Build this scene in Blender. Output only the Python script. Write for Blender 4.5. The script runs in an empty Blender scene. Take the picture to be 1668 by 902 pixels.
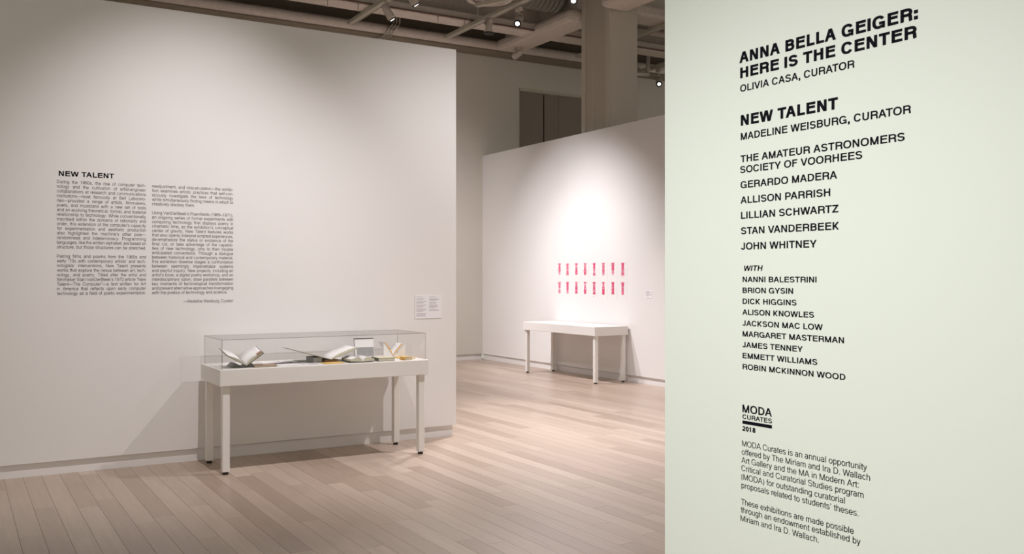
import bpy, bmesh, math, random, os
from mathutils import Vector, Matrix, Euler

# ------------------------------------------------------------------ camera, world, exposure
SC = bpy.context.scene
COL = SC.collection
F, EYE = 1525.0, 1.6                      # focal length in pixels of the 1668x902 frame, eye height
T = math.atan(2546 / 1525)
S_, C_ = math.sin(T), math.cos(T)         # X runs along the left wall, Y away from the camera
cam_data = bpy.data.cameras.new('camera')
cam_data.sensor_width = 36.0
cam_data.lens = F / 1668 * 36.0
cam_data.clip_start, cam_data.clip_end = 0.05, 100
cam = bpy.data.objects.new('camera', cam_data)
COL.objects.link(cam)
cam.location = (0, 0, EYE)
cam.rotation_euler = (math.radians(90), 0, -math.atan2(C_, S_))
SC.camera = cam

world = bpy.data.worlds.new('world')
SC.world = world
world.use_nodes = True
bg = world.node_tree.nodes['Background']
bg.inputs['Color'].default_value = (1.0, 0.935, 0.80, 1)
bg.inputs['Strength'].default_value = 0.48

SC.view_settings.view_transform = 'Standard'
SC.view_settings.look = 'None'
SC.view_settings.exposure = 0.0
SC.view_settings.gamma = 1.0
SC.view_settings.use_curve_mapping = False
SC.cycles.use_denoising = True
SC.cycles.max_bounces = 8
SC.cycles.sample_clamp_indirect = 6.0


# ------------------------------------------------------------------ plan geometry helpers
def spread(px, Z):
    r = (px - 834) / F * Z
    return S_ * r + C_ * Z, -C_ * r + S_ * Z


def on_y(px, py, Y):                      # a point of the wall plane y = Y -> (X, z)
    u = (px - 834) / F
    Z = Y / (-C_ * u + S_)
    return spread(px, Z)[0], EYE - (py - 450) / F * Z


def on_x(px, py, X):
    u = (px - 834) / F
    Z = X / (S_ * u + C_)
    return spread(px, Z)[1], EYE - (py - 450) / F * Z


# ------------------------------------------------------------------ materials
def principled(name, col, rough=0.5, metal=0.0, spec=0.5, coat=0.0):
    m = bpy.data.materials.new(name)
    m.use_nodes = True
    b = m.node_tree.nodes['Principled BSDF']
    b.inputs['Base Color'].default_value = (*col, 1)
    b.inputs['Roughness'].default_value = rough
    b.inputs['Metallic'].default_value = metal
    b.inputs['Specular IOR Level'].default_value = spec
    return m, b


def noisy(name, col, rough=0.5, amount=0.06, scale=6.0, bump=0.02, bscale=250.0, metal=0.0, spec=0.5):
    m, b = principled(name, col, rough, metal, spec)
    nt = m.node_tree
    co = nt.nodes.new('ShaderNodeTexCoord')
    n = nt.nodes.new('ShaderNodeTexNoise')
    n.inputs['Scale'].default_value = scale
    n.inputs['Detail'].default_value = 5
    nt.links.new(co.outputs['Object'], n.inputs['Vector'])
    mx = nt.nodes.new('ShaderNodeMix')
    mx.data_type = 'RGBA'
    mx.inputs['A'].default_value = (*[c * (1 - amount) for c in col], 1)
    mx.inputs['B'].default_value = (*[min(1, c * (1 + amount)) for c in col], 1)
    nt.links.new(n.outputs['Fac'], mx.inputs['Factor'])
    nt.links.new(mx.outputs['Result'], b.inputs['Base Color'])
    if bump:
        n2 = nt.nodes.new('ShaderNodeTexNoise')
        n2.inputs['Scale'].default_value = bscale
        nt.links.new(co.outputs['Object'], n2.inputs['Vector'])
        bp = nt.nodes.new('ShaderNodeBump')
        bp.inputs['Strength'].default_value = bump
        bp.inputs['Distance'].default_value = 0.004
        nt.links.new(n2.outputs['Fac'], bp.inputs['Height'])
        nt.links.new(bp.outputs['Normal'], b.inputs['Normal'])
    return m


M = {}
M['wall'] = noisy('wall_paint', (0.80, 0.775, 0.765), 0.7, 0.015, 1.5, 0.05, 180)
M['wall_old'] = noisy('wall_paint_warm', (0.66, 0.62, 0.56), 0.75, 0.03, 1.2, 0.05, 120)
M['wall_entry'] = noisy('wall_paint_entry', (0.775, 0.835, 0.765), 0.6, 0.01, 1.5, 0.04, 180)
M['base'] = noisy('base_paint', (0.80, 0.77, 0.765), 0.5, 0.02, 3, 0.03)
M['deck'] = noisy('deck_paint', (0.085, 0.08, 0.062), 0.9, 0.08, 1.5, 0.1, 40)
M['beam'] = noisy('fireproofed_steel', (0.66, 0.575, 0.52), 0.9, 0.14, 14, 0.5, 60)
M['soffit'] = noisy('brown_steel', (0.26, 0.215, 0.165), 0.8, 0.08, 8, 0.1, 60)
M['strut'] = noisy('painted_channel', (0.50, 0.46, 0.39), 0.6, 0.05, 8, 0.05)
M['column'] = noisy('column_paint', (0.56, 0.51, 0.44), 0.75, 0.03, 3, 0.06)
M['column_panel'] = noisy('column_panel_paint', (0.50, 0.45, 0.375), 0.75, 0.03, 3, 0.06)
M['duct'] = noisy('duct_paint', (0.17, 0.165, 0.14), 0.55, 0.08, 5, 0.05)
M['dark'] = noisy('dark_void', (0.02, 0.019, 0.016), 0.7, 0.1, 5, 0)
M['rust'] = noisy('brown_pipe', (0.16, 0.09, 0.07), 0.7, 0.2, 12, 0)
M['panel'] = noisy('shutter_panel', (0.27, 0.225, 0.195), 0.6, 0.04, 2, 0.03)
M['fixture'] = noisy('fixture_paint', (0.55, 0.48, 0.43), 0.45, 0.03, 8, 0)
M['rim'] = noisy('black_rim', (0.012, 0.012, 0.012), 0.4, 0.02, 8, 0)
M['case'] = noisy('case_lacquer', (0.80, 0.77, 0.74), 0.4, 0.012, 3, 0.01)
M['foot'] = noisy('rubber', (0.03, 0.02, 0.018), 0.6, 0.05, 8, 0)
M['ink'] = principled('vinyl_black', (0.004, 0.003, 0.008), 0.7, 0, 0.12)[0]
M['ink_soft'] = principled('vinyl_text', (0.05, 0.036, 0.04), 0.7, 0, 0.15)[0]
M['paper'] = noisy('paper', (0.86, 0.84, 0.84), 0.8, 0.015, 20, 0)
M['paper_label'] = noisy('label_paper', (0.86, 0.84, 0.87), 0.8, 0.01, 20, 0)
M['print_grey'] = noisy('grey_print', (0.42, 0.38, 0.40), 0.8, 0.1, 40, 0)
M['photo_grey'] = noisy('photo_print', (0.33, 0.32, 0.325), 0.6, 0.25, 30, 0)
M['book_dark'] = noisy('cover_dark', (0.05, 0.042, 0.04), 0.5, 0.1, 20, 0)
M['book_brown'] = noisy('cover_brown', (0.30, 0.16, 0.105), 0.6, 0.1, 20, 0)
M['book_tan'] = noisy('cover_tan', (0.42, 0.28, 0.205), 0.6, 0.08, 20, 0)
M['book_green'] = noisy('cover_green', (0.11, 0.105, 0.08), 0.6, 0.1, 20, 0)
M['book_grey'] = noisy('board_grey', (0.33, 0.325, 0.31), 0.6, 0.06, 20, 0)
M['book_orange'] = noisy('cover_orange', (0.72, 0.38, 0.06), 0.6, 0.06, 20, 0)
M['book_yellow'] = noisy('cover_yellow', (0.80, 0.52, 0.14), 0.6, 0.06, 20, 0)
M['purple'] = noisy('purple_print', (0.14, 0.10, 0.14), 0.6, 0.2, 30, 0)
M['pages'] = noisy('page_edges', (0.66, 0.62, 0.48), 0.85, 0.12, 60, 0)
M['pink'] = noisy('pink_ink', (0.74, 0.02, 0.12), 0.8, 0.1, 30, 0)
M['pink_light'] = noisy('light_pink_ink', (0.80, 0.16, 0.34), 0.8, 0.1, 30, 0)
M['grey_ink'] = noisy('grey_ink', (0.42, 0.30, 0.36), 0.8, 0.1, 30, 0)
M['brass'] = noisy('brown_strip', (0.38, 0.22, 0.15), 0.5, 0.1, 10, 0)

m = bpy.data.materials.new('lamp_lens')
m.use_nodes = True
nt = m.node_tree
nt.nodes.clear()
out = nt.nodes.new('ShaderNodeOutputMaterial')
em = nt.nodes.new('ShaderNodeEmission')
em.inputs['Color'].default_value = (1, 0.96, 0.9, 1)
em.inputs['Strength'].default_value = 3.5
nt.links.new(em.outputs[0], out.inputs['Surface'])
M['lens'] = m


def acrylic(name, tint, gloss):
    m = bpy.data.materials.new(name)
    m.use_nodes = True
    nt = m.node_tree
    nt.nodes.clear()
    out = nt.nodes.new('ShaderNodeOutputMaterial')
    tr = nt.nodes.new('ShaderNodeBsdfTransparent')
    tr.inputs['Color'].default_value = (*tint, 1)
    gl = nt.nodes.new('ShaderNodeBsdfGlossy')
    gl.inputs['Roughness'].default_value = 0.02
    lw = nt.nodes.new('ShaderNodeLayerWeight')
    pw = nt.nodes.new('ShaderNodeMath')
    pw.operation = 'POWER'
    pw.inputs[1].default_value = 5
    nt.links.new(lw.outputs['Facing'], pw.inputs[0])
    fr = nt.nodes.new('ShaderNodeMapRange')
    fr.inputs['To Min'].default_value = gloss
    fr.inputs['To Max'].default_value = 0.8
    nt.links.new(pw.outputs[0], fr.inputs['Value'])
    mx = nt.nodes.new('ShaderNodeMixShader')
    nt.links.new(fr.outputs[0], mx.inputs[0])
    nt.links.new(tr.outputs[0], mx.inputs[1])
    nt.links.new(gl.outputs[0], mx.inputs[2])
    nt.links.new(mx.outputs[0], out.inputs['Surface'])
    return m


M['acrylic'] = acrylic('clear_acrylic', (0.99, 0.99, 0.987), 0.02)
M['acrylic_edge'] = acrylic('acrylic_edge', (0.86, 0.83, 0.80), 0.08)


def wood_mat():
    m, b = principled('oak_planks', (0.4, 0.3, 0.25), 0.33, 0, 0.5)
    nt = m.node_tree
    L = nt.links
    geo = nt.nodes.new('ShaderNodeNewGeometry')
    at = nt.nodes.new('ShaderNodeAttribute')
    at.attribute_name = 'tone'
    off = nt.nodes.new('ShaderNodeVectorMath')
    off.operation = 'SCALE'
    off.inputs[0].default_value = (37, 91, 13)
    L.new(at.outputs['Fac'], off.inputs['Scale'])
    add = nt.nodes.new('ShaderNodeVectorMath')
    add.operation = 'ADD'
    L.new(geo.outputs['Position'], add.inputs[0])
    L.new(off.outputs[0], add.inputs[1])
    mp = nt.nodes.new('ShaderNodeMapping')
    mp.inputs['Scale'].default_value = (30, 1.6, 1)
    L.new(add.outputs[0], mp.inputs['Vector'])
    n = nt.nodes.new('ShaderNodeTexNoise')
    n.inputs['Scale'].default_value = 1.0
    n.inputs['Detail'].default_value = 6
    n.inputs['Roughness'].default_value = 0.65
    L.new(mp.outputs[0], n.inputs['Vector'])
    ramp = nt.nodes.new('ShaderNodeValToRGB')      # plank tone
    e = ramp.color_ramp.elements
    e[0].position, e[0].color = 0.0, (0.345, 0.255, 0.198, 1)
    e[1].position, e[1].color = 1.0, (0.520, 0.418, 0.340, 1)
    x = e.new(0.5)
    x.color = (0.435, 0.334, 0.268, 1)
    L.new(at.outputs['Fac'], ramp.inputs[0])
    gr = nt.nodes.new('ShaderNodeMapRange')
    gr.inputs['From Min'].default_value = 0.3
    gr.inputs['From Max'].default_value = 0.7
    gr.inputs['To Min'].default_value = 0.90
    gr.inputs['To Max'].default_value = 1.08
    L.new(n.outputs['Fac'], gr.inputs['Value'])
    mul = nt.nodes.new('ShaderNodeVectorMath')
    mul.operation = 'SCALE'
    L.new(ramp.outputs[0], mul.inputs[0])
    L.new(gr.outputs[0], mul.inputs['Scale'])
    L.new(mul.outputs[0], b.inputs['Base Color'])
    bp = nt.nodes.new('ShaderNodeBump')
    bp.inputs['Strength'].default_value = 0.12
    bp.inputs['Distance'].default_value = 0.002
    L.new(n.outputs['Fac'], bp.inputs['Height'])
    L.new(bp.outputs[0], b.inputs['Normal'])
    return m


M['wood'] = wood_mat()


# ------------------------------------------------------------------ mesh helpers
def box(bm, x0, x1, y0, y1, z0, z1, bevel=0.0, mat=0, seg=1):
    vs = [bm.verts.new(p) for p in ((x0, y0, z0), (x1, y0, z0), (x1, y1, z0), (x0, y1, z0),
                                    (x0, y0, z1), (x1, y0, z1), (x1, y1, z1), (x0, y1, z1))]
    fs = [bm.faces.new([vs[i] for i in q]) for q in
          ((3, 2, 1, 0), (4, 5, 6, 7), (0, 1, 5, 4), (1, 2, 6, 5), (2, 3, 7, 6), (3, 0, 4, 7))]
    for f in fs:
        f.material_index = mat
    if bevel:
        es = list({e for f in fs for e in f.edges})
        bmesh.ops.bevel(bm, geom=es, offset=bevel, segments=seg, affect='EDGES', profile=0.5)
    return vs


def prism(bm, quad, thick, mat=0):
    """a slab: four corner points and a thickness vector"""
    t = Vector(thick)
    a = [bm.verts.new(Vector(p)) for p in quad]
    b = [bm.verts.new(Vector(p) + t) for p in quad]
    n = len(a)
    fs = [bm.faces.new(a[::-1]), bm.faces.new(b)]
    for i in range(n):
        fs.append(bm.faces.new((a[i], a[(i + 1) % n], b[(i + 1) % n], b[i])))
    for f in fs:
        f.material_index = mat
    return fs


def tube(bm, pts, r, n=10, mat=0, caps=True, radii=None):
    pts = [Vector(p) for p in pts]
    rings = []
    for i, p in enumerate(pts):
        d = (pts[min(i + 1, len(pts) - 1)] - pts[max(i - 1, 0)]).normalized()
        up = Vector((0, 0, 1)) if abs(d.z) < 0.9 else Vector((1, 0, 0))
        a = d.cross(up).normalized()
        b = a.cross(d).normalized()
        rr = radii[i] if radii else r
        rings.append([bm.verts.new(p + a * math.cos(2 * math.pi * k / n) * rr + b * math.sin(2 * math.pi * k / n) * rr)
                      for k in range(n)])
    for i in range(len(rings) - 1):
        for k in range(n):
            f = bm.faces.new((rings[i][k], rings[i][(k + 1) % n], rings[i + 1][(k + 1) % n], rings[i + 1][k]))
            f.smooth = True
            f.material_index = mat
    if caps:
        for ring in (rings[0], rings[-1]):
            f = bm.faces.new(ring)
            f.material_index = mat


def obj(name, bm, mats, parent=None, loc=(0, 0, 0), rot=None):
    bmesh.ops.recalc_face_normals(bm, faces=bm.faces[:])
    me = bpy.data.meshes.new(name)
    bm.to_mesh(me)
    bm.free()
    for mt in (mats if isinstance(mats, (list, tuple)) else [mats]):
        me.materials.append(mt)
    o = bpy.data.objects.new(name, me)
    COL.objects.link(o)
    o.location = loc
    if rot:
        o.rotation_euler = rot
    if parent:
        o.parent = parent
    return o


def tag(o, label, cat, group=None, kind=None):
    o['label'] = label
    o['category'] = cat
    if group:
        o['group'] = group
    if kind:
        o['kind'] = kind
    return o


def thing(name, label, cat, loc=(0, 0, 0), rot=(0, 0, 0), group=None):
    o = bpy.data.objects.new(name, None)
    o.empty_display_size = 0.05
    COL.objects.link(o)
    o.location = loc
    o.rotation_euler = rot
    return tag(o, label, cat, group)


def struct(name, bm, mats, label=None, parent=None, loc=(0, 0, 0), rot=None):
    o = obj(name, bm, mats, parent, loc, rot)
    o['kind'] = 'structure'
    if label:
        o['label'] = label
        o['category'] = name.split('_')[0]
    return o


def part(name, mats, parent, *boxes, bevel=0.0):
    bm = bmesh.new()
    for b in boxes:
        box(bm, *b, bevel=bevel)
    return obj(name, bm, mats, parent)


# ------------------------------------------------------------------ dimensions
YW = 8.40            # face of the left wall
XE = 4.374           # its free end
XP = 8.87            # face of the far partition
YB = 15.93           # back wall
HW, HP = 3.895, 3.955
BASE_H, BASE_IN = 0.108, 0.026
DECK = 6.9

# ------------------------------------------------------------------ floor of oak planks
random.seed(4)
bm = bmesh.new()
box(bm, -4, 17, -2, 16.2, -0.12, -0.014)
floor = struct('floor', bm, M['rust'], 'pale oak plank floor running under both display tables')
W = 0.133
planks = []
ix = 0
x = -3.9
while x < 16.9:
    y = -1.9 - random.random() * 1.6
    while y < 16.1:
        L = random.choice((0.9, 1.2, 1.5, 1.8, 2.1, 2.4)) + random.random() * 0.12
        planks.append((x, max(y, -1.95), min(y + L, 16.15)))
        y += L
    x += W


def plank_score(p):
    cx, cy = p[0] + W / 2, (p[1] + p[2]) / 2
    best = 1e9
    for k in range(6):
        yy = p[1] + (p[2] - p[1]) * (k + .5) / 6
        r = S_ * cx - C_ * yy
        Z = C_ * cx + S_ * yy
        if Z < 0.5:
            continue
        px, py = 834 + F * r / Z, 450 + F * EYE / Z
        if 0 < px < 1084 and py < 902 and not (yy > YW and cx < XE + (yy - YW) * .50) and cx < XP:
            best = min(best, Z)
    return best


def plank_mesh(bm, p, tone, layer, o=(0, 0)):
    g = 0.0006
    before = len(bm.faces)
    x0, x1, y0, y1 = p[0] + g - o[0], p[0] + W - g - o[0], p[1] + g - o[1], p[2] - g - o[1]
    c = 0.001
    lo = [bm.verts.new(q) for q in ((x0, y0, -0.014), (x1, y0, -0.014), (x1, y1, -0.014), (x0, y1, -0.014))]
    mi = [bm.verts.new(q) for q in ((x0, y0, -c), (x1, y0, -c), (x1, y1, -c), (x0, y1, -c))]
    hi = [bm.verts.new(q) for q in ((x0 + c, y0 + c, 0), (x1 - c, y0 + c, 0), (x1 - c, y1 - c, 0), (x0 + c, y1 - c, 0))]
    fs = [bm.faces.new(hi)]
    for i in range(4):
        j = (i + 1) % 4
        fs.append(bm.faces.new((lo[i], lo[j], mi[j], mi[i])))
        fs.append(bm.faces.new((mi[i], mi[j], hi[j], hi[i])))
    for f in fs:
        f[layer] = tone


planks.sort(key=plank_score)
rest = bmesh.new()
rl = rest.faces.layers.float.new('tone')
for i, p in enumerate(planks):
    tone = min(1, max(0, random.gauss(0.5, 0.22)))
    if i < 298:
        bm = bmesh.new()
        ly = bm.faces.layers.float.new('tone')
        c = (p[0] + W / 2, (p[1] + p[2]) / 2)
        plank_mesh(bm, p, tone, ly, c)
        obj('plank', bm, M['wood'], floor, (c[0], c[1], 0))
    else:
        plank_mesh(rest, p, tone, rl)
o = obj('planks', rest, M['wood'], floor)
o['kind'] = 'stuff'

# ------------------------------------------------------------------ walls
bm = bmesh.new()
box(bm, -4, XE, YW, YW + 0.30, BASE_H, HW, bevel=0.002)
struct('wall_left', bm, M['wall'], 'white freestanding gallery wall with the two-column wall text')
bm = bmesh.new()
box(bm, -4, XE - 0.03, YW + BASE_IN, YW + 0.30 - BASE_IN, 0, BASE_H)
struct('baseboard_left', bm, M['base'], 'white recessed base under the wall with the two-column text')

bm = bmesh.new()
box(bm, XP, XP + 0.12, 4.0, YB, BASE_H, HP, bevel=0.002)
struct('wall_far', bm, M['wall'], 'white partition carrying the pink typed prints')
bm = bmesh.new()
box(bm, XP + BASE_IN, XP + 0.12 - BASE_IN, 4.0, YB, 0, BASE_H)
struct('baseboard_far', bm, M['base'], 'white recessed base under the partition with the pink prints')

NX0, NX1, NZ0, NZ1 = 9.70, 12.3, 3.3, 5.37
bm = bmesh.new()
box(bm, -4, NX0, YB, YB + 0.3, BASE_H, DECK)
box(bm, NX1, 17, YB, YB + 0.3, BASE_H, DECK)
box(bm, NX0, NX1, YB, YB + 0.3, BASE_H, NZ0)
box(bm, NX0, NX1, YB, YB + 0.3, NZ1, DECK)
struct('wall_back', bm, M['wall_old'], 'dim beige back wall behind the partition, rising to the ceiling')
bm = bmesh.new()
box(bm, -4, XP, YB + 0.03, YB + 0.2, 0, BASE_H)
struct('baseboard_back', bm, M['base'], 'shaded recessed base along the back wall')

# shuttered opening high in the back wall
bm = bmesh.new()
for b in ((NX0, NX0 + .03, YB + .02, YB + .2, NZ0, NZ1), (NX1 - .03, NX1, YB + .02, YB + .2, NZ0, NZ1),
          (NX0, NX1, YB + .02, YB + .2, NZ1 - .05, NZ1), (NX0, NX1, YB + .02, YB + .2, NZ0, NZ0 + .03)):
    box(bm, *b)
win = struct('window_1', bm, M['column'], 'shuttered opening high in the back wall left of the column')
for a, b_ in ((NX0 + .03, 10.355), (10.385, 10.725), (10.73, 11.4), (11.405, NX1 - .03)):
    part('shutter_panel', M['panel'], win, (a, b_, YB + .12, YB + .15, NZ0 + .03, NZ1 - .05), bevel=0.002)
part('backing', M['dark'], win, (NX0 + .03, NX1 - .03, YB + .16, YB + .17, NZ0 + .03, NZ1 - .05))

# entry wall on the right with the title text: its own slightly turned plane
P0 = Vector((*spread(1206, 3.5), 0))
a_, Zv = -1024.0, F                        # vanishing point of its lines at x = -190
dv = Vector((S_ * a_ + C_ * Zv, -C_ * a_ + S_ * Zv, 0)).normalized()   # runs away from the camera
ds = -dv                                   # text runs towards the camera (left to right)
EN = Vector((-dv.y, dv.x, 0))              # its normal, to the gallery side
if EN.dot(-P0) < 0:
    EN = -EN


def on_entry(px, py):
    u = (px - 834) / F
    # P0 + s*ds with r/Z = u
    r0, z0 = S_ * P0.x - C_ * P0.y, C_ * P0.x + S_ * P0.y
    rs, zs = S_ * ds.x - C_ * ds.y, C_ * ds.x + S_ * ds.y
    s = (u * z0 - r0) / (rs - u * zs)
    Z = z0 + s * zs
    return s, EYE - (py - 450) / F * Z


s_left = on_entry(1083, 450)[0]
bm = bmesh.new()
q = [P0 + ds * s_left, P0 + ds * 4.2, P0 + ds * 4.2 - EN * .3, P0 + ds * s_left - EN * .3]
prism(bm, [v + Vector((0, 0, BASE_H)) for v in q], (0, 0, 4.2 - BASE_H))
struct('wall_right', bm, M['wall_entry'], 'pale greenish white entry wall with the black title lettering')
bm = bmesh.new()
q = [P0 + ds * (s_left + .03) - EN * .03, P0 + ds * 4.17 - EN * .03, P0 + ds * 4.17 - EN * .27, P0 + ds * (s_left + .03) - EN * .27]
prism(bm, q, (0, 0, BASE_H))
struct('baseboard_right', bm, M['base'], 'recessed base under the entry wall')

# ------------------------------------------------------------------ ceiling
bm = bmesh.new()
box(bm, -4, 17, 1.0, 16.2, DECK, DECK + .2)
struct('ceiling', bm, M['deck'], 'dark painted ceiling deck above the beams and ducts')


def beam(label, x0, x1, y0, y1, z0, ft, along, web=True, bevel=0.03):
    t = thing('ceiling_beam', label, 'beam', ((x0 + x1) / 2, (y0 + y1) / 2, z0))
    def sub(name, b, bv):
        bm = bmesh.new()
        box(bm, *b, bevel=bv, seg=2)
        o = obj(name, bm, M['beam'], t)
        o.matrix_parent_inverse = Matrix.Translation(t.location).inverted()
        return o
    sub('bottom_flange', (x0, x1, y0, y1, z0, z0 + ft), bevel)
    if along == 'x':
        c = (y0 + y1) / 2
        sub('web', (x0, x1, c - .05, c + .05, z0 + ft, DECK), 0)
    else:
        c = (x0 + x1) / 2
        sub('web', (c - .05, c + .05, y0, y1, z0 + ft, DECK), 0)
    return t


bb = beam('dark brown steel beam tight against the top of the back wall', -4, 17, 15.50, 15.92, 5.90, .14, 'x', bevel=.01)
for ch_ in bb.children:
    ch_.data.materials[0] = M['soffit']
beam('pinkish beam with a thin brown pipe, next in front of the back wall beam', -4, 17, 13.93, 14.30, 5.90, .17, 'x', bevel=.03)
beam('thick fireproofed girder running from the column to the back wall', 8.78, 9.32, 12.80, 15.27, 5.85, .20, 'y', bevel=.07)
beam('thick girder end in front of the column top', 8.80, 9.34, 8.5, 11.98, 5.85, .20, 'y', bevel=.07)
beam('wide beam leaving the right side of the column', 9.58, 17, 12.1, 12.6, 5.90, .2, 'x', bevel=.05)
beam('slim beam crossing above the round diffuser', -4, 8.75, 12.45, 12.65, 6.25, .12, 'x', bevel=.02)


def strut(label, X, y0, y1, z=6.0, w=.09, h=.05):
    t = thing('lighting_track', label, 'track', (X, y0, z))
    def sub(name, b, mt):
        bm = bmesh.new()
        box(bm, *b, bevel=.004)
        o = obj(name, bm, mt, t)
        o.matrix_parent_inverse = Matrix.Translation(t.location).inverted()
    sub('channel', (X - w / 2, X + w / 2, y0, y1, z, z + h), M['strut'])
    sub('lip', (X - w / 2 - .006, X - w / 2, y0, y1, z - .012, z + h), M['strut'])
    sub('lip', (X + w / 2, X + w / 2 + .006, y0, y1, z - .012, z + h), M['strut'])
    y = y0 + .6
    while y < y1:
        if 12.85 < y < 13.65:
            y = 13.75
        bm = bmesh.new()
        tube(bm, [(X, y, z + h), (X, y, DECK)], .008, 6)
        o = obj('hanger_rod', bm, M['strut'], t)
        o.matrix_parent_inverse = Matrix.Translation(t.location).inverted()
        y += 1.9


strut('straight light track on the left, with the two spotlights aimed at the pink prints', 5.75, 4.0, 14.9, 5.845)
strut('light track with three spotlights, left of the thick girder', 7.57, 8.6, 14.9, 5.845)
strut('light track slanting past the right side of the column', 10.4, 9.0, 14.9, 5.845)
strut('short far light track in the gap between column and entry wall', 12.27, 13.8, 15.4, 5.845)
strut('light track over the left display table', 1.9, 3.0, 8.0, 5.845)

# ------------------------------------------------------------------ column
ct = thing('column', 'beige column rising behind the partition to the ceiling', 'column', (9.0, 12.0, 0))
ct.location = (0, 0, 0)
part('shaft', M['column'], ct, (9.03, 9.56, 12.0, 12.77, 0, DECK))
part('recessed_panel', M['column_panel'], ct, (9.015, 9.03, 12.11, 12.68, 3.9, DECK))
part('edge_strip', M['column'], ct, (8.995, 9.03, 12.0, 12.11, 3.965, DECK), bevel=.004)
part('edge_strip', M['column'], ct, (8.995, 9.03, 12.66, 12.77, 3.965, DECK), bevel=.004)
part('seam_strip', M['column'], ct, (9.008, 9.02, 12.42, 12.45, 3.965, DECK))

# ------------------------------------------------------------------ pipes, ducts, diffuser
def pipe(name, label, cat, pts, r, mt, group=None, n=10):
    bm = bmesh.new()
    tube(bm, pts, r, n)
    return tag(obj(name, bm, mt), label, cat, group)


pipe('pipe', 'thin brown pipe along the pinkish beam', 'pipe', [(-4, 13.90, 5.93), (17, 13.90, 5.93)], .014, M['rust'], n=6)
for i, X in enumerate((5.0, 5.5, 6.9, 7.4)):
    t = tag(pipe('hanger_rod', 'x', 'rod', [(X, 13.90, 5.78), (X, 13.90, 5.92)], .008, M['strut'], n=6),
            'short hanger rod under the brown pipe, number %s from the left' % ['first', 'second', 'third', 'fourth'][i], 'rod', 'hanger rods under the brown pipe')
    t['label'] = '%s short hanger rod from the left below the thin brown pipe' % ['first', 'second', 'third', 'fourth'][i]
for i, px in enumerate((637, 642, 647)):
    X, _ = on_y(px, 0, 15.36)
    X2, _ = on_y(px - 10, 0, 15.36)
    pipe('conduit', ['leftmost', 'middle', 'rightmost'][i] + ' of three slim conduits bending down over the back beam', 'conduit',
         [(X, 15.25, DECK), (X, 15.25, 6.10), (X - .02, 15.25, 6.05), (X2, 15.25, 5.96), (X2 - .02, 15.26, 5.91), (X2 - .02, 15.28, 5.87), (X2 - .02, 15.88, 5.865)],
         .013, M['strut'], 'three conduits over the back beam', 8)
pipe('pipe', 'vertical light pipe hanging right of the column', 'pipe',
     [(12.15, 14.9, DECK), (12.15, 14.9, 5.78), (12.12, 14.86, 5.70), (11.7, 14.8, 5.66), (11.3, 14.75, 5.66)], .04, M['fixture'])
pipe('pipe', 'light pipe crossing right of the column below the wide beam', 'pipe',
     [(9.6, 13.3, 6.05), (17, 13.3, 6.05)], .06, M['beam'])
pipe('pipe', 'pale pipe passing behind the spiral duct', 'pipe',
     [(9.45, 14.55, 6.42), (17, 14.55, 6.42)], .07, M['beam'])

pipe('insulated_pipe', 'long pale insulated pipe in front of the back wall beam', 'pipe', [(-4, 15.37, 5.985), (17, 15.37, 5.985)], .085, M['beam'], n=14)

# round spiral duct
dt = thing('round_duct', 'dark ribbed round duct above the thick girder', 'duct')
bm = bmesh.new()
pts, rad = [], []
x = 7.2
k = 0
while x < 8.66:
    for dx, rr in ((0, .29), (.055, .29), (.065, .302), (.08, .302)):
        pts.append((x + dx, 13.25, 6.38))
        rad.append(rr)
    x += .09
tube(bm, pts, .29, 28, radii=rad)
obj('duct_body', bm, M['duct'], dt)
bm = bmesh.new()
tube(bm, [(x, 13.25, 6.38), (x + .05, 13.25, 6.38), (x + .12, 13.25, 6.4)], .3, 28, radii=[.31, .31, .24])
obj('end_collar', bm, M['duct'], dt)


def diffuser(label, cx, cy, z, R, lit):
    t = thing('ceiling_diffuser', label, 'air diffuser', (cx, cy, z))
    bm = bmesh.new()
    tube(bm, [(0, 0, .08), (0, 0, .30), (0, 0, DECK - z)], R, 28, radii=[R * .82, R * 1.0, R * 1.0])
    obj('duct_collar', bm, M['dark' if not lit else 'duct'], t)
    if lit:
        for (r0, r1, zz) in ((R * .78, R, 0), (R * .52, R * .72, .03), (R * .25, R * .46, .05)):
            bm = bmesh.new()
            n = 32
            prof = ((r1, zz + .05), (r1, zz), (r0 + .01, zz - .012), (r0, zz + .04))
            rings = [[bm.verts.new((r * math.cos(2 * math.pi * i / n), r * math.sin(2 * math.pi * i / n), h)) for i in range(n)] for r, h in prof]
            for a in range(4):
                for i in range(n):
                    f = bm.faces.new((rings[a][i], rings[a][(i + 1) % n], rings[(a + 1) % 4][(i + 1) % n], rings[(a + 1) % 4][i]))
                    f.smooth = True
            obj('diffuser_ring', bm, M['beam'], t)
        bm = bmesh.new()
        tube(bm, [(0, 0, .02), (0, 0, .06)], R * .2, 20)
        obj('hub', bm, M['beam'], t)
    return t


X, Y = spread(797, 14.4)
diffuser('round pinkish air diffuser with concentric rings at the top edge', X, Y, 5.86, .355, True)
X, Y = spread(711, 14.3)
diffuser('black round duct drop left of the ringed diffuser', X, Y, 5.93, .23, False)
bm = bmesh.new()
X, Y = spread(797, 14.4)
prism(bm, [(X - .12, Y + .25, 5.80), (X - .05, Y + .25, 5.80), (X + .25, Y - .4, 5.80), (X + .18, Y - .4, 5.80)], (0, 0, .05))
tag(obj('bracket', bm, M['strut']), 'flat pale bracket slanting under the ringed diffuser', 'bracket')


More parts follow.
